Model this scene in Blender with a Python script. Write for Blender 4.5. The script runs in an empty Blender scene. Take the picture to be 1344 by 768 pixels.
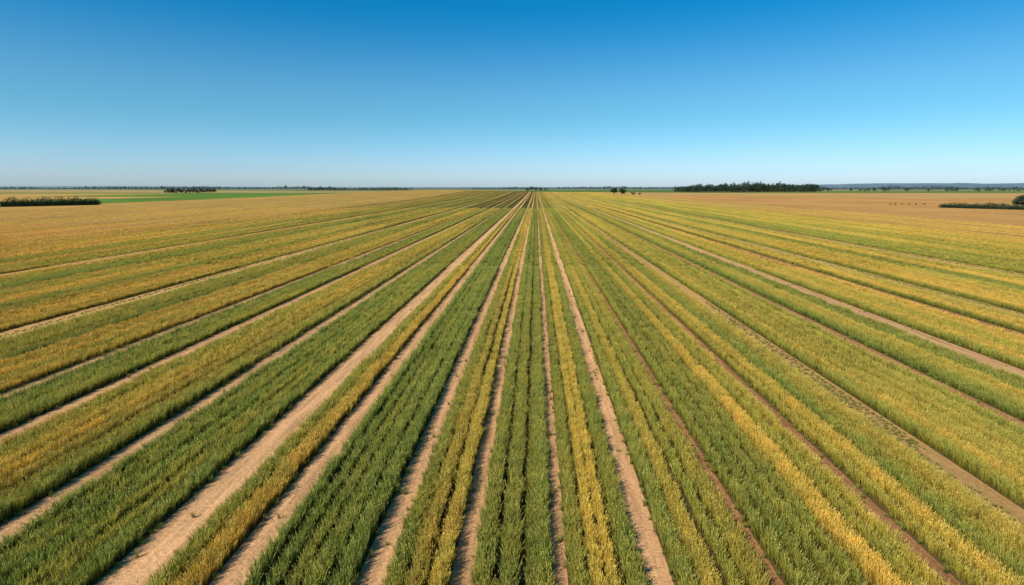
import bpy, math, random
import numpy as np
from mathutils import Vector
random.seed(5); rng=np.random.default_rng(5)
sc=bpy.context.scene
col=sc.collection
sc.view_settings.view_transform='Standard'; sc.view_settings.look='None'; sc.view_settings.exposure=0

H=10.0
F=746.0
YAW=math.degrees(math.atan(31/F)); PITCH=math.degrees(math.atan((384-246)/F))
K=H/math.cos(math.radians(PITCH))

# ---------------------------------------------------------------- helpers
class VNoise:
    def __init__(s,seed,n=256):
        s.g=np.random.default_rng(seed).random((n,n)); s.n=n
    def __call__(s,x,y,sx,sy):
        x=np.asarray(x,float)/sx+1000.3; y=np.asarray(y,float)/sy+1000.7
        xi=np.floor(x).astype(int); yi=np.floor(y).astype(int)
        fx=x-xi; fy=y-yi
        fx=fx*fx*(3-2*fx); fy=fy*fy*(3-2*fy)
        n=s.n; g=s.g
        a=g[xi%n,yi%n]; b=g[(xi+1)%n,yi%n]; c=g[xi%n,(yi+1)%n]; d=g[(xi+1)%n,(yi+1)%n]
        return (a*(1-fx)+b*fx)*(1-fy)+(c*(1-fx)+d*fx)*fy
N1=VNoise(1);N2=VNoise(2);N3=VNoise(3);N4=VNoise(4);N5=VNoise(6)

def terrain(x,y):
    x=np.asarray(x,float); y=np.asarray(y,float)
    return 6.0*np.exp(-((y-900)/330)**2-((x+150)/120)**2)+1.5*np.exp(-((y-1000)/300)**2-((x-90)/160)**2)

def P(px,dist):
    az=math.atan((px-672)/F)-math.radians(YAW)
    return dist*math.tan(az),dist

def nodes(mat):
    mat.use_nodes=True
    nt=mat.node_tree; nt.nodes.clear()
    return nt,nt.nodes,nt.links

def link(obj): col.objects.link(obj); return obj

# ---------------------------------------------------------------- materials
def math_node(ns,ls,op,a,b=None,c=None):
    n=ns.new('ShaderNodeMath'); n.operation=op
    for i,v in enumerate((a,b,c)):
        if v is None: continue
        if isinstance(v,(int,float)): n.inputs[i].default_value=v
        else: ls.new(v,n.inputs[i])
    return n.outputs[0]
def noise_node(ns,ls,vec,scale,detail=4,rough=0.6):
    n=ns.new('ShaderNodeTexNoise'); n.inputs['Scale'].default_value=scale
    n.inputs['Detail'].default_value=detail; n.inputs['Roughness'].default_value=rough
    ls.new(vec,n.inputs['Vector']); return n.outputs['Fac']
def mapping(ns,ls,vec,scale):
    m=ns.new('ShaderNodeMapping'); m.inputs['Scale'].default_value=scale
    ls.new(vec,m.inputs['Vector']); return m.outputs[0]
def maprange(ns,ls,v,a,b,c,d):
    m=ns.new('ShaderNodeMapRange'); m.inputs[1].default_value=a; m.inputs[2].default_value=b
    m.inputs[3].default_value=c; m.inputs[4].default_value=d; ls.new(v,m.inputs[0]); return m.outputs[0]
def scalecol(ns,ls,colr,fac):
    m=ns.new('ShaderNodeVectorMath'); m.operation='SCALE'
    ls.new(colr,m.inputs[0]); ls.new(fac,m.inputs['Scale']); return m.outputs[0]
def principled(ns,ls,rough=0.9,spec=0.1):
    b=ns.new('ShaderNodeBsdfPrincipled'); b.inputs['Roughness'].default_value=rough
    b.inputs['Specular IOR Level'].default_value=spec
    o=ns.new('ShaderNodeOutputMaterial'); ls.new(b.outputs[0],o.inputs[0]); return b

def ground_mat():
    m=bpy.data.materials.new("soil_and_stubble"); nt,ns,ls=nodes(m)
    b=principled(ns,ls,0.95,0.0)
    at=ns.new('ShaderNodeAttribute'); at.attribute_name='tint'
    g=ns.new('ShaderNodeNewGeometry'); pos=g.outputs['Position']
    fine=noise_node(ns,ls,pos,7.0,7,0.75)
    mid=noise_node(ns,ls,mapping(ns,ls,pos,(3.2,0.25,1)),1.0,5,0.65)
    streak=noise_node(ns,ls,mapping(ns,ls,pos,(0.45,0.003,1)),1.0,7,0.8)
    big=noise_node(ns,ls,mapping(ns,ls,pos,(0.02,0.012,1)),1.0,4,0.6)
    f=math_node(ns,ls,'MULTIPLY',maprange(ns,ls,fine,0.3,0.7,0.66,1.28),maprange(ns,ls,mid,0.25,0.75,0.62,1.32))
    f=math_node(ns,ls,'MULTIPLY',f,maprange(ns,ls,streak,0.3,0.7,0.70,1.25))
    f=math_node(ns,ls,'MULTIPLY',f,maprange(ns,ls,big,0.3,0.7,0.82,1.12))
    ls.new(scalecol(ns,ls,at.outputs['Color'],f),b.inputs['Base Color'])
    bump=ns.new('ShaderNodeBump'); bump.inputs['Strength'].default_value=1.0; bump.inputs['Distance'].default_value=0.06
    hh=math_node(ns,ls,'ADD',fine,mid); ls.new(hh,bump.inputs['Height']); ls.new(bump.outputs[0],b.inputs['Normal'])
    return m
def canopy_mat():
    m=bpy.data.materials.new("crop_canopy"); nt,ns,ls=nodes(m)
    b=principled(ns,ls,0.9,0.05)
    at=ns.new('ShaderNodeAttribute'); at.attribute_name='tint'
    g=ns.new('ShaderNodeNewGeometry'); pos=g.outputs['Position']
    fine=noise_node(ns,ls,mapping(ns,ls,pos,(3.0,0.6,1)),1.0,6,0.75)
    mid=noise_node(ns,ls,mapping(ns,ls,pos,(1.4,0.02,1)),1.0,6,0.75)
    f=math_node(ns,ls,'MULTIPLY',maprange(ns,ls,fine,0.3,0.7,0.6,1.3),maprange(ns,ls,mid,0.3,0.7,0.62,1.28))
    ls.new(scalecol(ns,ls,at.outputs['Color'],f),b.inputs['Base Color'])
    bump=ns.new('ShaderNodeBump'); bump.inputs['Strength'].default_value=1; bump.inputs['Distance'].default_value=0.25
    ls.new(fine,bump.inputs['Height']); ls.new(bump.outputs[0],b.inputs['Normal'])
    return m
def blade_mat():
    m=bpy.data.materials.new("crop_leaf"); nt,ns,ls=nodes(m)
    at=ns.new('ShaderNodeAttribute'); at.attribute_type='INSTANCER'; at.attribute_name='tint'
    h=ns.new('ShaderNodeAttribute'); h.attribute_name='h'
    r=ns.new('ShaderNodeAttribute'); r.attribute_name='r'
    hd=ns.new('ShaderNodeAttribute'); hd.attribute_name='head'
    f=maprange(ns,ls,h.outputs['Fac'],0,1,0.42,1.45)  # leaf tone by height, also paints shade into the blade base
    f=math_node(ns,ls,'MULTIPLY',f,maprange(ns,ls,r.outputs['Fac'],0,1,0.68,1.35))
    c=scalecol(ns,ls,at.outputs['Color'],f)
    mx=ns.new('ShaderNodeMix'); mx.data_type='RGBA'
    dry=math_node(ns,ls,'POWER',r.outputs['Fac'],3.0)
    dry=math_node(ns,ls,'MULTIPLY',dry,h.outputs['Fac'])
    dry=math_node(ns,ls,'MULTIPLY',dry,0.5)
    dry=math_node(ns,ls,'MAXIMUM',dry,math_node(ns,ls,'MULTIPLY',hd.outputs['Fac'],0.38))
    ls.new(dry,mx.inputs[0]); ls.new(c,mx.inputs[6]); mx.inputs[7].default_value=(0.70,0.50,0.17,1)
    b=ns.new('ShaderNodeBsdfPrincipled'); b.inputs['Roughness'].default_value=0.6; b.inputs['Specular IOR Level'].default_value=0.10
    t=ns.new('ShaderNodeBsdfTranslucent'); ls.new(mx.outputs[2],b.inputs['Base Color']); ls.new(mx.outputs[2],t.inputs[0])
    s=ns.new('ShaderNodeMixShader'); s.inputs[0].default_value=0.32
    ls.new(b.outputs[0],s.inputs[1]); ls.new(t.outputs[0],s.inputs[2])
    o=ns.new('ShaderNodeOutputMaterial'); ls.new(s.outputs[0],o.inputs[0])
    return m
def foliage_mat(name,c1,c2):
    m=bpy.data.materials.new(name); nt,ns,ls=nodes(m)
    b=principled(ns,ls,0.7,0.15)
    g=ns.new('ShaderNodeNewGeometry')
    f=noise_node(ns,ls,g.outputs['Position'],0.45,4,0.7)
    mx=ns.new('ShaderNodeMix'); mx.data_type='RGBA'
    ls.new(maprange(ns,ls,f,0.35,0.65,0,1),mx.inputs[0]); mx.inputs[6].default_value=(*c1,1); mx.inputs[7].default_value=(*c2,1)
    ls.new(mx.outputs[2],b.inputs['Base Color']); return m
def hill_mat():
    m=bpy.data.materials.new("haze_tinted_hill_woods"); nt,ns,ls=nodes(m)
    b=principled(ns,ls,0.9,0.0)
    g=ns.new('ShaderNodeNewGeometry')
    f=noise_node(ns,ls,mapping(ns,ls,g.outputs['Position'],(0.004,0.0006,0.03)),1.0,5,0.7)
    mx=ns.new('ShaderNodeMix'); mx.data_type='RGBA'
    ls.new(maprange(ns,ls,f,0.35,0.65,0,1),mx.inputs[0]); mx.inputs[6].default_value=(0.11,0.18,0.23,1); mx.inputs[7].default_value=(0.18,0.24,0.27,1)  # distance haze painted into the bluish base colours
    ls.new(mx.outputs[2],b.inputs['Base Color']); return m
def bark_mat():
    m=bpy.data.materials.new("bark"); nt,ns,ls=nodes(m)
    b=principled(ns,ls,0.9,0.1)
    g=ns.new('ShaderNodeNewGeometry')
    f=noise_node(ns,ls,mapping(ns,ls,g.outputs['Position'],(6,6,1)),1.0,4,0.7)
    mx=ns.new('ShaderNodeMix'); mx.data_type='RGBA'
    ls.new(f,mx.inputs[0]); mx.inputs[6].default_value=(0.05,0.035,0.025,1); mx.inputs[7].default_value=(0.14,0.10,0.07,1)
    ls.new(mx.outputs[2],b.inputs['Base Color']); return m
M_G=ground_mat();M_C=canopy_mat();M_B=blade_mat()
M_T=foliage_mat("dark_tree_foliage",(0.022,0.042,0.024),(0.055,0.082,0.034))
M_TF=foliage_mat("haze_tinted_tree_foliage",(0.045,0.075,0.082),(0.07,0.105,0.095))  # far foliage, aerial haze mixed into its colour
M_H=hill_mat()
M_K=bark_mat()

# ---------------------------------------------------------------- strips (x in units of camera height slope)
S=[
(-5.3,-5.12,'c',.62,.45),(-5.1,-4.95,'c',.4,.45),(-4.93,-4.62,'c',.85,.45),(-4.6,-4.4,'c',.45,.45),(-4.38,-4.2,'c',.75,.45),(-4.17,-3.94,'c',.9,.45),(-3.92,-3.68,'c',.65,.45),(-3.68,-3.56,'w',0,0),
(-3.56,-3.4,'c',.3,.48),(-3.38,-3.25,'c',.5,.48),(-3.23,-3.12,'c',.2,.45),(-3.10,-2.86,'c',.85,.45),(-2.84,-2.72,'c',.4,.45),(-2.71,-2.60,'c',.75,.45),(-2.60,-2.54,'t',0,0),
(-2.54,-2.34,'c',.10,.48),(-2.33,-2.18,'c',.3,.46),(-2.18,-2.10,'t',0,0),(-2.10,-1.97,'c',.5,.45),(-1.96,-1.85,'c',.8,.45),(-1.84,-1.70,'c',.6,.45),(-1.69,-1.59,'c',.35,.45),(-1.59,-1.51,'t',0,0),
(-1.51,-1.32,'c',.12,.48),(-1.31,-1.22,'c',.35,.48),(-1.215,-1.11,'c',.08,.48),(-1.11,-0.99,'t',0,0),
(-0.99,-0.93,'c',.25,.42),(-0.925,-0.82,'c',.82,.44),(-0.82,-0.745,'t',0,0),
(-0.745,-0.60,'c',.08,.48),(-0.595,-0.455,'c',.06,.48),(-0.455,-0.385,'t',0,0),
(-0.385,-0.335,'c',.22,.43),(-0.33,-0.215,'c',.82,.46),(-0.215,-0.15,'t',0,0),
(-0.15,-0.035,'c',.12,.47),(-0.022,0.043,'c',.14,.47),(0.043,0.092,'t',0,0),
(0.092,0.135,'c',.25,.42),(0.14,0.18,'c',.66,.44),(0.185,0.225,'c',.58,.44),(0.23,0.29,'c',.2,.46),(0.29,0.36,'t',0,0),
(0.36,0.42,'c',.2,.46),(0.425,0.485,'c',.5,.45),(0.497,0.54,'c',.28,.46),(0.545,0.60,'c',.45,.46),(0.60,0.64,'f',0,0),
(0.64,0.745,'c',.08,.48),(0.757,0.86,'c',.14,.48),(0.872,0.945,'c',.66,.42),(0.957,1.045,'c',.24,.46),(1.045,1.09,'f',0,0),
(1.09,1.17,'c',.5,.44),(1.18,1.25,'c',.7,.44),(1.26,1.36,'c',.35,.45),(1.365,1.45,'c',.62,.45),(1.45,1.52,'w',0,0),
(1.52,1.63,'c',.22,.46),(1.64,1.75,'c',.5,.46),(1.76,1.87,'c',.7,.45),(1.88,2.03,'c',.4,.45),(2.03,2.10,'f',0,0),
(2.10,2.28,'c',.15,.47),(2.29,2.41,'c',.65,.45),(2.42,2.55,'c',.3,.45),(2.55,2.70,'t',0,0),
(2.70,2.84,'c',.3,.45),(2.86,2.98,'c',.75,.45),(3.0,3.13,'c',.4,.45),(3.14,3.28,'c',.85,.45),(3.28,3.34,'f',0,0),(3.34,3.5,'c',.2,.46),(3.52,3.66,'c',.85,.45),(3.67,3.8,'c',.5,.45),(3.8,3.87,'w',0,0),
(3.87,4.08,'c',.25,.45),(4.1,4.3,'c',.75,.45),(4.32,4.5,'c',.9,.45),(4.52,4.75,'c',.55,.45),(4.77,5.0,'c',.25,.45),(5.02,5.24,'c',.85,.45),(5.26,5.5,'c',.5,.45),(5.5,5.64,'w',0,0),
]
T=[list(q) for q in S]
for i,q in enumerate(S):
    if q[2] in 'tf' and abs(q[0])<2.7:
        w=q[1]-q[0]; d=w*((.07 if abs(q[0])<1.2 else .20) if q[2]=='t' else .24)
        T[i][0]+=d; T[i][1]-=d
        T[i-1][1]=T[i][0]; T[i+1][0]=T[i][1]
S=[tuple(q) for q in T]
s=5.64
while s<13.0:
    w=random.uniform(.18,.36)*(1 if s<9 else 1.3); far=max(0,min(1,(s-7.5)/4))
    S.append((s,s+w-.03,'c' if random.random()>.07 else 'w',random.choice([.25,.5,.75,.9])*(1-far)+far*random.choice([1.15,1.3,1.45]),.42-.14*far)); s+=w
s=-5.33
while s>-23.0:
    w=random.uniform(.18,.32)*(1+max(0,(-s-9)/9)); far=max(0,min(1,(-s-6)/4.5))
    S.append((s-w+.02,s,'c' if (random.random()>.06 or s<-9) else 'w',random.choice([.3,.6,.8,.55,.9])*(1-far)+far*random.choice([1.2,1.35,1.5]),.42-.1*far)); s-=w
S=sorted(S)
strips=[]
for i,(a,b,k,g,h) in enumerate(S):
    q=1-.40/H
    pos=(a+b)>0
    inner,outer_=(a,b) if pos else (b,a)
    nb=S[i-1] if pos and i>0 else (S[i+1] if (not pos and i+1<len(S)) else None)
    if k=='c':
        after_track = nb is not None and nb[2] in 'tfw' and abs((nb[1] if pos else nb[0])-inner)<.01
        inn=inner*K*(1 if after_track else q); out=outer_*K*q
    else:
        inn=inner*K*q; out=outer_*K
    if abs(a)<.2 and abs(b)<.2: inn,out=inner*K,outer_*K
    strips.append((min(inn,out),max(inn,out),k,g,h))
XL=strips[0][0]; XR=strips[-1][1]
sub=[]
for (a,b,k,g,h) in strips:
    if k!='c': sub.append((a,b,k,g,h)); continue
    w=b-a; tw=.56 if abs(a)<35 else (1.0 if abs(a)<100 else 2.6)
    n=max(1,int(round(w/tw)))
    gp=.06 if abs(a)<20 else (.075 if abs(a)<35 else .12)
    for i in range(n):
        x0=a+w*i/n; x1=a+w*(i+1)/n
        sub.append((x0+(gp if i else 0),x1-(gp if i<n-1 else 0),'c',g+ (random.gauss(0,(.09 if abs(a)<25 else .14) if abs(a)<80 else .08) if n>1 else 0),h*random.uniform(.92,1.12)))
FIELD_END=1050.0
GREEN=np.array([0.210,0.262,0.042]); MIDC=np.array([0.43,0.355,0.052]); GOLD=np.array([0.65,0.425,0.068]); TAN=np.array([0.62,0.350,0.100])
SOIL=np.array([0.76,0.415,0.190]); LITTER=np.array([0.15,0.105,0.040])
def tintcol(g):
    g=np.clip(g,0,1.5)[:,None]
    lo=np.where(g<.5,GREEN+(MIDC-GREEN)*(g/.5),MIDC+(GOLD-MIDC)*((g-.5)/.5))
    return np.where(g>1,GOLD+(TAN-GOLD)*((g-1)/.5),lo)
def goldness(x,y,g):
    r=g+0.18*(N1(x,y,1.6,14)-.5)+0.22*(N2(x,y,6,60)-.5)+0.30*(N3(x,y,.4,.6)-.5)+.24*(N4(x,y,.38,90)-.5)
    r=np.where(np.abs(x)<60,np.minimum(r,.90),r)
    return r+np.clip((y-70)/350,0,1)*.16*(1-np.minimum(g,1))+np.clip((y-300)/500,0,1)*.22*(np.minimum(g,1)<.8)
def lines(x,y): return (.84+.30*N5(x,y,.42,150))*(.9+.2*N5(x,y,2.3,35))

# ---------------------------------------------------------------- ground sheet
xs=sorted(set([round(v,4) for st in strips for v in st[:2]]+
   [XR+v for v in (8,20,35,60,100,150,220,300,420,600,900,1400,2200,3500,6000,9500,14000)]+
   [-268,-300,-380,-560]+[XL-v for v in (8,20,70,90,110,170,200,240,400,550,800,1200,1800,2800,4500,7500,14000)]))
ys=[-300,-100,0,40,80,120,160,200,240,270,300,330,360,400]+list(range(430,1500,30))+[1520,1600,1750,1900,2100,2400,2800,3300,4000,5000,6500,9000,14000]
xs=np.array(xs,float); ys=np.array(ys,float)
X,Y=np.meshgrid(xs,ys,indexing='ij'); Z=terrain(X,Y)
nx,ny=len(xs),len(ys)
verts=np.stack([X,Y,Z],-1).reshape(-1,3)
idx=np.arange(nx*ny).reshape(nx,ny)
faces=np.stack([idx[:-1,:-1],idx[1:,:-1],idx[1:,1:],idx[:-1,1:]],-1).reshape(-1,4)
fx=(verts[faces[:,0],0]+verts[faces[:,2],0])/2; fy=(verts[faces[:,0],1]+verts[faces[:,2],1])/2
def region(x,y):
    if y<FIELD_END+ (40 if x<-60 else 0):
        if XL<=x<=XR:
            for a,b,k,g,h in strips:
                if a<=x<=b:
                    if k=='t': return SOIL if abs(x)<13 else SOIL*.84
                    if k=='f': return (0.42,0.20,0.085)
                    if k=='w': return (0.58,0.33,0.12)
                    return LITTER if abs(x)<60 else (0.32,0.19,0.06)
            return LITTER
        if x>XR:
            if x<330 and y<700: return (0.56,0.295,0.095)
            if y<560: return (0.52,0.285,0.10)
            return (0.56,0.33,0.12)
        if x>-268: 
            return (0.52,0.30,0.085)
        if y<318 or (x<-380 and y<610) or (x<-560 and y<900): return (0.54,0.325,0.10)
        if y<900: return (0.13,0.235,0.045)
        return (0.16,0.23,0.07)
    if x>-40 and y<1900 and x<450: return (0.10,0.19,0.05)
    r=random.Random(int(x//700)*31+int(y//500)*7+3).random()
    if y<1500: 
        return (0.48,0.32,0.12) if r<.45 else (0.15,0.23,0.06)
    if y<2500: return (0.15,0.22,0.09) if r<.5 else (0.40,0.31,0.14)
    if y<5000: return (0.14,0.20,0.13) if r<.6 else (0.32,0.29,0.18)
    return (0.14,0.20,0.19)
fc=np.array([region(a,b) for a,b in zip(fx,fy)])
me=bpy.data.meshes.new("ground"); me.from_pydata(verts.tolist(),[],faces.tolist())
ca=me.color_attributes.new('tint','FLOAT_COLOR','CORNER')
cc=np.ones((len(faces)*4,4)); cc[:,:3]=np.repeat(fc,4,axis=0); ca.data.foreach_set('color',cc.ravel())
me.materials.append(M_G); me.shade_smooth()
g=link(bpy.data.objects.new("ground",me)); g["kind"]="structure"; g["label"]="flat farmland of bare beige soil tracks and stubble fields"; g["category"]="ground"

# ---------------------------------------------------------------- crop clump sources
def clump(name,n,rad,wid,hmin,hmax,headp,lean):
    V=[];Fa=[];h=[];r=[];hd=[]
    for i in range(n):
        a=random.uniform(0,6.283); d=rad*math.sqrt(random.random())
        bx,by=d*math.cos(a),d*math.sin(a)
        la=a+random.uniform(-1.2,1.2); L=random.uniform(hmin,hmax)*(1.12 if random.random()<.12 else 1); ln=random.uniform(.1,1)*lean*L
        w=wid*random.uniform(.7,1.35); wa=random.uniform(0,3.1416)
        rr=random.random(); k0=len(V)
        ts=[0,.4,.75,1.0]; ws=[.7,1,.75,.12]
        for t,wt in zip(ts,ws):
            cx=bx+math.cos(la)*ln*t**2; cy=by+math.sin(la)*ln*t**2; cz=L*(t-.25*lean*t**3)
            for sg in(-1,1):
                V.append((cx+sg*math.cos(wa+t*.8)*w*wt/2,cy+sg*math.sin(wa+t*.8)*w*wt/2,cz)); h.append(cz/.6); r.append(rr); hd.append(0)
        for j in range(3):
            k=k0+2*j; Fa.append((k,k+1,k+3,k+2))
        if random.random()<headp:
            cx,cy,cz=V[-1]; hl=.08*random.uniform(.8,1.2); hw=w*.6; k=len(V)
            dx,dy=math.cos(la)*.02,math.sin(la)*.02
            V.append((cx-dx*.5,cy-dy*.5,cz-hl*.4))
            for q in range(3):
                qa=q*2.094; V.append((cx+hw*math.cos(qa),cy+hw*math.sin(qa),cz+hl*.1))
            V.append((cx+dx,cy+dy,cz+hl*.7))
            for _ in range(5): h.append(1); r.append(rr); hd.append(1)
            for q in range(3):
                q2=(q+1)%3; Fa.append((k,k+1+q2,k+1+q)); Fa.append((k+1+q,k+1+q2,k+4))
    me=bpy.data.meshes.new(name); me.from_pydata(V,[],Fa)
    for nm,arr in(('h',h),('r',r),('head',hd)):
        at=me.attributes.new(nm,'FLOAT','POINT'); at.data.foreach_set('value',np.array(arr,np.float32))
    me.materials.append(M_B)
    return bpy.data.objects.new(name,me)
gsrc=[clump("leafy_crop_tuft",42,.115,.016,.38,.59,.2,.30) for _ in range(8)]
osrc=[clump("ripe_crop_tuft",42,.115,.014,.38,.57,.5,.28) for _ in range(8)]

def gn(name,srcs):
    t=bpy.data.node_groups.new(name,'GeometryNodeTree')
    t.interface.new_socket('Geometry',in_out='INPUT',socket_type='NodeSocketGeometry')
    t.interface.new_socket('Geometry',in_out='OUTPUT',socket_type='NodeSocketGeometry')
    n=t.nodes; l=t.links
    gi=n.new('NodeGroupInput'); go=n.new('NodeGroupOutput')
    jn=n.new('GeometryNodeJoinGeometry')
    for so in srcs:
        oi=n.new('GeometryNodeObjectInfo'); oi.inputs['Object'].default_value=so; oi.inputs['As Instance'].default_value=True
        l.new(oi.outputs['Geometry'],jn.inputs[0])
    ip=n.new('GeometryNodeInstanceOnPoints')
    def na(nm,ty):
        a=n.new('GeometryNodeInputNamedAttribute'); a.data_type=ty; a.inputs['Name'].default_value=nm; return a.outputs['Attribute']
    l.new(gi.outputs[0],ip.inputs['Points']); l.new(na('ispt','BOOLEAN'),ip.inputs['Selection'])
    l.new(jn.outputs[0],ip.inputs['Instance']); ip.inputs['Pick Instance'].default_value=True
    l.new(na('var','INT'),ip.inputs['Instance Index']); l.new(na('rot','FLOAT_VECTOR'),ip.inputs['Rotation'])
    l.new(na('scl','FLOAT_VECTOR'),ip.inputs['Scale'])
    j2=n.new('GeometryNodeJoinGeometry'); l.new(gi.outputs[0],j2.inputs[0]); l.new(ip.outputs[0],j2.inputs[0])
    l.new(j2.outputs[0],go.inputs[0]); return t

ZONES=[(8,30,.24,.105,.9),(30,70,.28,.19,1.05),(70,150,.5,.60,1.5),(150,270,.8,1.3,2.1)]
def scatter(st):
    a,b,k,g,h=st; out=[]
    for (y0,y1,rs,al,sxy) in ZONES:
        w=b-a; m=min(.09,w*.2)
        nr=max(1,int(round((w-m)/rs)))
        dens_al=al
        if k=='w': nr=max(2,int(w/.16)); dens_al=al*2.2
        if k in 'tf':
            nr=1; dens_al=al*(2.2 if y0<60 else 30)
        yv=np.arange(y0,y1,dens_al)
        for i in range(nr):
            xc=a+m+(w-2*m)*(i+.5)/nr
            y=yv+rng.uniform(-.5,.5,len(yv))*dens_al*1.3
            if k in 'tf': x=np.where(rng.random(len(y))<.88, np.where(rng.random(len(y))<.5,a,b)+rng.normal(0,.055,len(y)), rng.uniform(a,b,len(y)))
            elif k=='w': x=a+w*(i+.5)/nr+rng.normal(0,.05,len(y))
            else: x=xc+rng.normal(0,.04 if sxy<1.5 else .10,len(y))+.07*(N4(xc,y,50,1.3)-.5)
            keep=(np.abs(x+.03*y)<.95*y+8)
            keep&=(N3(x,y,.8,1.7)>.02)
            if k=='w': keep&=(N1(x,y,.3,25)>.5)
            x=x[keep];y=y[keep]
            if not len(x): continue
            e=np.minimum(x-a,b-x)/max(.3,w*.5); e=np.clip(e,0,1)
            z=h/.56*(.88+.18*np.sqrt(e))*rng.uniform(.82,1.18,len(x))*(.88+.28*N2(x,y,.9,1.6))
            sx=sxy*rng.uniform(.8,1.25,len(x)); g2=np.full(len(x),g)
            if k in 'tf': z*=0; z+=rng.uniform(.12,.5,len(x)); sx=rng.uniform(.3,.7,len(x)); g2[:]=.5
            if k=='w': z=rng.uniform(.08,.28,len(x)); sx*=.5; g2[:]=.9
            out.append(np.stack([x,y,z,sx,goldness(x,y,g2)],-1))
    return np.concatenate(out) if out else np.zeros((0,5))

cy=np.concatenate([np.arange(50,200,2.5),np.arange(200,400,6.0),np.arange(400,FIELD_END+1,20.0)])
def canopy(st):
    a,b,k,g,h=st
    w=b-a; n=6
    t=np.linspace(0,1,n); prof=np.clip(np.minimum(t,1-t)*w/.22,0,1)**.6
    Xc,Yc=np.meshgrid(a+t*w,cy,indexing='ij')
    ramp=np.clip((Yc-50)/110,0,1); ramp=ramp*ramp*(3-2*ramp)
    ht=(.04+ramp*(h-.12))*prof[:,None]-.05*(1-prof[:,None])
    ht=ht*(0.8+.4*N2(Xc,Yc,.7,4))
    Xc=Xc+.10*(N4(a,Yc,50,6)-.5)
    Zc=terrain(Xc,Yc)+ht+.01
    V=np.stack([Xc,Yc,Zc],-1).reshape(-1,3)
    ii=np.arange(V.shape[0]).reshape(n,len(cy))
    Fc=np.stack([ii[:-1,:-1],ii[1:,:-1],ii[1:,1:],ii[:-1,1:]],-1).reshape(-1,4)
    G=goldness(V[:,0],V[:,1],np.full(len(V),g))
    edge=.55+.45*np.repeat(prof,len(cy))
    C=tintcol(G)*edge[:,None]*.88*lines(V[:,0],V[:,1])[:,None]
    return V,Fc,C

def build_crop(name,sel,srcs,label,cat):
    Vs=[];Fs=[];Cs=[];off=0
    for st in sel:
        if st[2]!='c': continue
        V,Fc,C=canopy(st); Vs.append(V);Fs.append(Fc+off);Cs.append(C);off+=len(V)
    P_=np.concatenate([scatter(st) for st in sel])
    npt=len(P_)
    V=np.concatenate(Vs+[np.stack([P_[:,0],P_[:,1],terrain(P_[:,0],P_[:,1])-.01],-1)])
    Fc=np.concatenate(Fs); 
    C=np.concatenate(Cs+[tintcol(P_[:,4])*(rng.uniform(.87,1.15,npt)*lines(P_[:,0],P_[:,1])*1.12)[:,None]])
    me=bpy.data.meshes.new(name)
    me.vertices.add(len(V)); me.vertices.foreach_set('co',V.astype(np.float32).ravel())
    me.loops.add(len(Fc)*4); me.loops.foreach_set('vertex_index',Fc.astype(np.int32).ravel())
    me.polygons.add(len(Fc)); me.polygons.foreach_set('loop_start',np.arange(0,len(Fc)*4,4,dtype=np.int32))
    me.update(calc_edges=True)
    def at(nm,ty,prop,arr): 
        a=me.attributes.new(nm,ty,'POINT'); a.data.foreach_set(prop,arr)
    nv=len(V)
    c4=np.ones((nv,4),np.float32); c4[:,:3]=C; at('tint','FLOAT_COLOR','color',c4.ravel())
    isp=np.zeros(nv,bool); isp[off:]=True; at('ispt','BOOLEAN','value',isp)
    var=rng.integers(0,len(srcs),nv).astype(np.int32); at('var','INT','value',var)
    rot=np.zeros((nv,3),np.float32); rot[:,2]=rng.uniform(0,6.28,nv); rot[:,0]=rng.normal(0,.06,nv); rot[:,1]=rng.normal(.02,.06,nv); at('rot','FLOAT_VECTOR','vector',rot.ravel())
    sc_=np.ones((nv,3),np.float32); sc_[off:,0]=P_[:,3]; sc_[off:,1]=P_[:,3]; sc_[off:,2]=P_[:,2]; at('scl','FLOAT_VECTOR','vector',sc_.ravel())
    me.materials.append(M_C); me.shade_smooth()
    ob=link(bpy.data.objects.new(name,me)); ob["kind"]="stuff"; ob["label"]=label; ob["category"]=cat
    md=ob.modifiers.new("tufts",'NODES'); md.node_group=gn(name+"_nodes",srcs)
    print(name,npt,len(Fc))
build_crop("green_crop",[s for s in sub if s[2]=='c' and s[3]<.5],gsrc,"dense green cereal crop growing in long straight rows","crop")
build_crop("golden_crop",[s for s in sub if s[2]!='c' or s[3]>=.5],osrc,"ripening golden yellow cereal crop in long straight rows","crop")

# ---------------------------------------------------------------- trees
def mesh_from(name,V,Fa,mat):
    me=bpy.data.meshes.new(name); me.from_pydata(V,[],Fa); me.materials.append(mat); return me
def add_tube(V,Fa,p0,p1,r0,r1,n=6):
    p0=Vector(p0);p1=Vector(p1); d=(p1-p0).normalized(); u=d.orthogonal().normalized(); v=d.cross(u); k=len(V)
    for p,r in((p0,r0),(p1,r1)):
        for i in range(n):
            a=6.2832*i/n; V.append(tuple(p+u*math.cos(a)*r+v*math.sin(a)*r))
    for i in range(n):
        j=(i+1)%n; Fa.append((k+i,k+j,k+n+j,k+n+i))
def add_leaves(V,Fa,c,rad,n,size,R):
    for _ in range(n):
        d=Vector((R.gauss(0,1),R.gauss(0,1),R.gauss(0,1))).normalized()*(R.random()**.45)
        p=Vector((c[0]+d.x*rad[0],c[1]+d.y*rad[1],c[2]+d.z*rad[2]))
        u=Vector((R.gauss(0,1),R.gauss(0,1),R.gauss(0,1))).normalized(); v=u.orthogonal().normalized()
        s=size*R.uniform(.6,1.4); k=len(V)
        V+= [tuple(p+u*s),tuple(p+v*s*.8),tuple(p-u*s*.9),tuple(p-v*s*.7)]; Fa.append((k,k+1,k+2,k+3))
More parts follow.
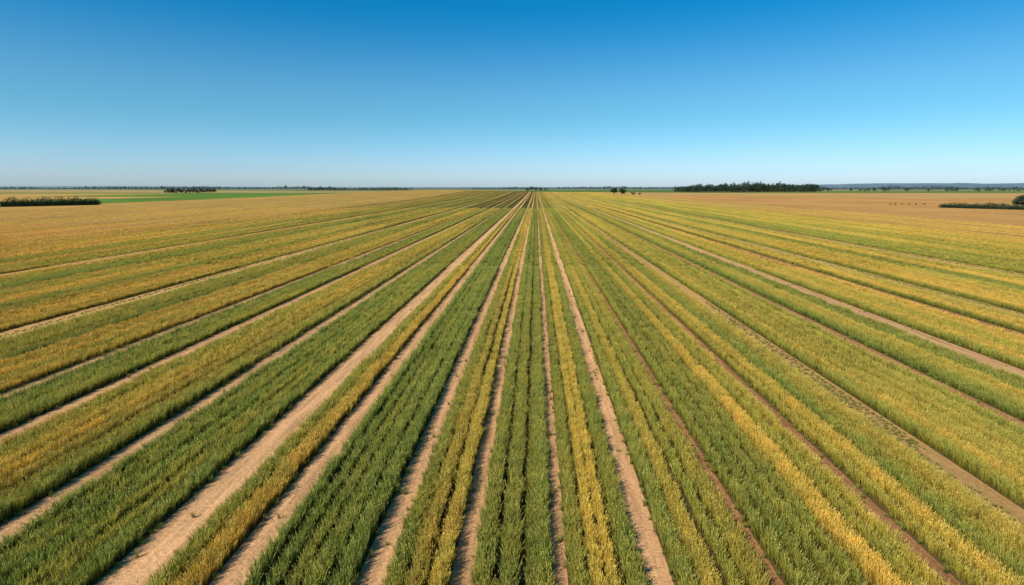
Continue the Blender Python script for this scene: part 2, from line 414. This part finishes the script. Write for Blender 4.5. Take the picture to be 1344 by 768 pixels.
def crown_geo(V,Fa,TV,TF,base,h,w,R,conifer=False,dens=1.0):
    bx,by,bz=base
    add_tube(TV,TF,(bx,by,bz-.2),(bx,by,bz+h*.45),h*.028,h*.018)
    add_tube(TV,TF,(bx,by,bz+h*.45),(bx+R.uniform(-.3,.3),by,bz+h*.85),h*.018,h*.006)
    if conifer:
        n=7
        for i in range(n):
            t=i/(n-1); rr=w*.5*(1-.85*t)+.2
            add_leaves(V,Fa,(bx+R.uniform(-.2,.2)*rr,by,bz+h*(.2+.76*t)),(rr,rr,h*.09),int(38*dens),h*.035,R)
    else:
        add_leaves(V,Fa,(bx,by,bz+h*.58),(w*.33,w*.33,h*.30),int(90*dens),h*.045,R)
        for i in range(9):
            a=R.uniform(0,6.28); t=R.uniform(.27,.86); rr=w*.36*math.sin(math.pi*min(1,(t-.08)*1.1))+.1
            c=(bx+math.cos(a)*rr,by+math.sin(a)*rr,bz+h*t)
            add_tube(TV,TF,(bx,by,bz+h*min(t,.6)*.8),c,h*.01,h*.004,4)
            q=w*R.uniform(.14,.24); add_leaves(V,Fa,c,(q,q,q*.8*h/max(w,1)),int(45*dens),h*.04,R)
def tree(pos,h,w,label,group=None,conifer=False,mat=None,seed=0,dens=1.0,name="tree"):
    R=random.Random(seed)
    V=[];Fa=[];TV=[];TF=[]
    crown_geo(V,Fa,TV,TF,(0,0,0),h,w,R,conifer,dens)
    z=float(terrain(pos[0],pos[1]))
    e=link(bpy.data.objects.new(name,None)); e.location=(pos[0],pos[1],z); e["label"]=label; e["category"]="tree"
    if group: e["group"]=group
    t=link(bpy.data.objects.new("trunk",mesh_from("trunk",TV,TF,M_K))); t.parent=e
    c=link(bpy.data.objects.new("crown",mesh_from("crown",V,Fa,mat or M_T))); c.parent=e
    return e
sd=100
for px,d,h,w in [(692,1290,10,12),(697,1310,13,11),(703,1290,11,10),(709,1300,11,9),(715,1330,7,9)]:
    sd+=1; tree(P(px,d),h,w,"small dark deciduous tree at the far field end","trees at the end of the field",seed=sd)
tree(P(804,690),9.2,9.5,"round dark broadleaf tree alone at field edge",seed=201,dens=3.2)
tree(P(814,690),8.8,8.5,"narrow dark broadleaf tree beside a rounder one",seed=202,dens=3.2)
tree(P(829,700),4.4,7,"low dark bushy tree on dry field",seed=203,dens=2.4)
tree(P(837,705),3.2,4,"low dark bushy tree on dry field",seed=204,dens=2)
R=random.Random(9)
x=226
while x<288:
    sd+=1; hh=R.uniform(6.5,9.5); tree(P(x,925+R.uniform(-12,12)),hh,hh*1.1,"dark rounded tree in a short row on green field","row of trees on the green field",seed=sd,dens=1.6); x+=R.uniform(4,6)
x=1068
while x<1342:
    sd+=1; hh=R.uniform(6,12); tree(P(x,1350+R.uniform(-120,250)),hh,hh*R.uniform(.9,1.4),"dark field tree scattered along distant farmland edge","scattered trees along the farmland edge",seed=sd,dens=1.5); x+=R.choice([5,6,7,12,26])
tree(P(1329,292),6.8,6.6,"broadleaf tree standing at the end of a dark hedge",seed=301,dens=3.5)
tree(P(1343,296),5,5.5,"low bushy tree standing by a dark hedge",seed=302,dens=3.5)
for i,(px,d) in enumerate([(1163,345),(1169,347),(1178,343),(1187,346),(1196,344),(1207,348)]):
    V=[];Fa=[];TV=[];TF=[];RR=random.Random(400+i); h=RR.uniform(.7,1.1)
    e=link(bpy.data.objects.new("shrub",None)); e.location=(*P(px,d),0); e["label"]="small dark shrub growing on dry stubble field"; e["category"]="shrub"; e["group"]="shrubs on the dry field"
    for q in range(4):
        a=q*1.6; add_tube(TV,TF,(0,0,-.05),(math.cos(a)*.3,math.sin(a)*.3,h*.6),.03,.01,4)
    add_leaves(V,Fa,(0,0,h*.55),(RR.uniform(.5,1.1),.5,h*.45),140,.12,RR)
    o=link(bpy.data.objects.new("stem",mesh_from("stem",TV,TF,M_K))); o.parent=e
    o=link(bpy.data.objects.new("foliage",mesh_from("foliage",V,Fa,M_T))); o.parent=e

def hedge(p0,p1,h,w,label,seed):
    RR=random.Random(seed); V=[];Fa=[];TV=[];TF=[]
    L=math.dist(p0,p1); n=int(L/1.1)
    for i in range(n+1):
        t=i/n; x=p0[0]+(p1[0]-p0[0])*t; y=p0[1]+(p1[1]-p0[1])*t
        hh=h*RR.uniform(.76,1.12)*(.75+.25*min(1,8*t,8*(1-t)))*(.8+.4*float(N1(i,seed,7,1)))
        add_leaves(V,Fa,(x,y+RR.uniform(-.3,.3),hh*.5),(1.1,w*.5,hh*.52),150,.22,RR)
    k=0
    for i in range(n+1):
        t=i/n; x=p0[0]+(p1[0]-p0[0])*t; y=p0[1]+(p1[1]-p0[1])*t
        TV+=[(x-.05,y,-.1),(x+.05,y,-.1),(x+.05,y,h*.5),(x-.05,y,h*.5)]; TF.append((k,k+1,k+2,k+3))
        if i<n: TF.append((k+1,k+4,k+7,k+2))
        k+=4
    e=link(bpy.data.objects.new("hedge",None)); e.location=(0,0,0); e["label"]=label; e["category"]="hedge"
    o=link(bpy.data.objects.new("stem",mesh_from("stem",TV,TF,M_T))); o.parent=e
    o=link(bpy.data.objects.new("foliage",mesh_from("foliage",V,Fa,M_T))); o.parent=e
hedge(P(8,285),P(136,318),4.7,4,"long dark green hedge beside the green field",11)
hedge(P(1229,296),P(1440,246),2.7,3,"low dark trimmed hedge on dry stubble field",12)

def wood(name,px0,px1,d,depth,hmin,hmax,n,mat,label,seed,dens=.7,con=.4,env=None):
    RR=random.Random(seed); V=[];Fa=[];TV=[];TF=[]
    for i in range(n):
        px=px0+(px1-px0)*(i+RR.random())/n; x,y=P(px,d+RR.random()*depth)
        k=env((px-px0)/(px1-px0)) if env else .55+.75*float(N1(px,seed,26,1))
        h=RR.uniform(hmin,hmax)*k
        crown_geo(V,Fa,TV,TF,(x,y,float(terrain(x,y))),h,h*RR.uniform(.7,1.2),RR,RR.random()<con,dens)
        add_leaves(V,Fa,(x,y,float(terrain(x,y))+h*.25),(max(h*.5,6),h*.3,h*.26),int(60*dens),h*.06,RR)
    nv=len(V); V2=V+TV; F2=Fa+[tuple(q+nv for q in f) for f in TF]
    me=bpy.data.meshes.new(name); me.from_pydata(V2,[],F2); me.materials.append(mat); me.materials.append(M_K)
    mi=np.zeros(len(F2),np.int32); mi[len(Fa):]=1; me.polygons.foreach_set('material_index',mi)
    o=link(bpy.data.objects.new(name,me)); o["kind"]="stuff"; o["label"]=label; o["category"]="woodland"
wood("woodland",882,1066,1270,60,14,22,150,M_T,"dense dark green wood behind the dry field",21,con=.25,env=lambda t:(.6+.4*min(1,t*3.0))*(.78+.36*float(N2(t*184,3,8,1))))
wood("woodland",408,542,1800,60,8,14,90,M_T,"low dark belt of trees beyond the fields",22,dens=.5,con=.1)
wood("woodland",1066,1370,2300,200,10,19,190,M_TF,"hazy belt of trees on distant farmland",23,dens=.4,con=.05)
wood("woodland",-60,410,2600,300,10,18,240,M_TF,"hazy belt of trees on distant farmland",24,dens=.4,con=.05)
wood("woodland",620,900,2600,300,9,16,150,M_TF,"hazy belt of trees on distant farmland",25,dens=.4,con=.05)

# ---------------------------------------------------------------- distant hills
V=[];Fa=[]
n=400; rows=[(6500,0),(7200,.75),(8000,1),(9500,0)]
for i in range(n+1):
    az=-1.2+2.4*i/n
    px=672+F*math.tan(max(-1,min(1,az+math.radians(YAW))))
    hgt=14+48*max(0,min(1,(px-840)/300))+12*max(0,min(1,(430-px)/250))
    for d,k in rows:
        V.append((d*math.tan(az) ,d,-2+hgt*k*(.78+.22*float(N1(i*1.0,d,20,900))+.2*float(N2(i*1.0,d,2.2,900)))))
for i in range(n):
    for j in range(3):
        k=i*4+j; Fa.append((k,k+4,k+5,k+1))
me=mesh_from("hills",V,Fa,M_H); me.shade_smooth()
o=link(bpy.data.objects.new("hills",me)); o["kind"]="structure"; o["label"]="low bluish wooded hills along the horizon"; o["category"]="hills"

# ---------------------------------------------------------------- light
EL=42; AZ=226
w=bpy.data.worlds.new("World"); sc.world=w; w.use_nodes=True
nt=w.node_tree; nt.nodes.clear(); wn=nt.nodes; wl=nt.links
sky=wn.new('ShaderNodeTexSky'); sky.sky_type='NISHITA'; sky.sun_disc=False
sky.sun_elevation=math.radians(EL); sky.sun_rotation=math.radians(AZ)
sky.altitude=0; sky.air_density=1.0; sky.dust_density=0.4; sky.ozone_density=3.0
tc=wn.new('ShaderNodeTexCoord'); sx=wn.new('ShaderNodeSeparateXYZ'); wl.new(tc.outputs['Generated'],sx.inputs[0])
mr=wn.new('ShaderNodeMapRange'); mr.inputs[1].default_value=0; mr.inputs[2].default_value=.4; wl.new(sx.outputs['Z'],mr.inputs[0])
cr=wn.new('ShaderNodeValToRGB'); wl.new(mr.outputs[0],cr.inputs[0]); e=cr.color_ramp.elements
cr.color_ramp.interpolation='EASE'
e[0].position=0; e[0].color=(.43,.565,.81,1)
e[1].position=.72; e[1].color=(.015,.41,.60,1)
q=e.new(.32); q.color=(.235,.50,.60,1)
mul=wn.new('ShaderNodeMix'); mul.data_type='RGBA'; mul.blend_type='MULTIPLY'; mul.inputs[0].default_value=1
wl.new(sky.outputs[0],mul.inputs[6]); wl.new(cr.outputs[0],mul.inputs[7])
bg=wn.new('ShaderNodeBackground'); bg.inputs[1].default_value=0.20
out=wn.new('ShaderNodeOutputWorld')
wl.new(mul.outputs[2],bg.inputs[0]); wl.new(bg.outputs[0],out.inputs[0])
sd_=bpy.data.lights.new("sun",'SUN'); sd_.energy=5.0; sd_.angle=math.radians(.5); sd_.color=(1,.92,.79)
so=link(bpy.data.objects.new("sun",sd_))
dv=Vector((math.sin(math.radians(AZ))*math.cos(math.radians(EL)),math.cos(math.radians(AZ))*math.cos(math.radians(EL)),math.sin(math.radians(EL))))
so.rotation_euler=dv.to_track_quat('Z','Y').to_euler(); so.location=(-30,-30,60)

cd=bpy.data.cameras.new("camera"); cam=link(bpy.data.objects.new("camera",cd)); sc.camera=cam
cd.sensor_width=36; cd.lens=F/1344*36; cd.clip_end=40000; cd.clip_start=.1
cam.location=(0,0,H); cam.rotation_euler=(math.radians(90-PITCH),0,math.radians(YAW))
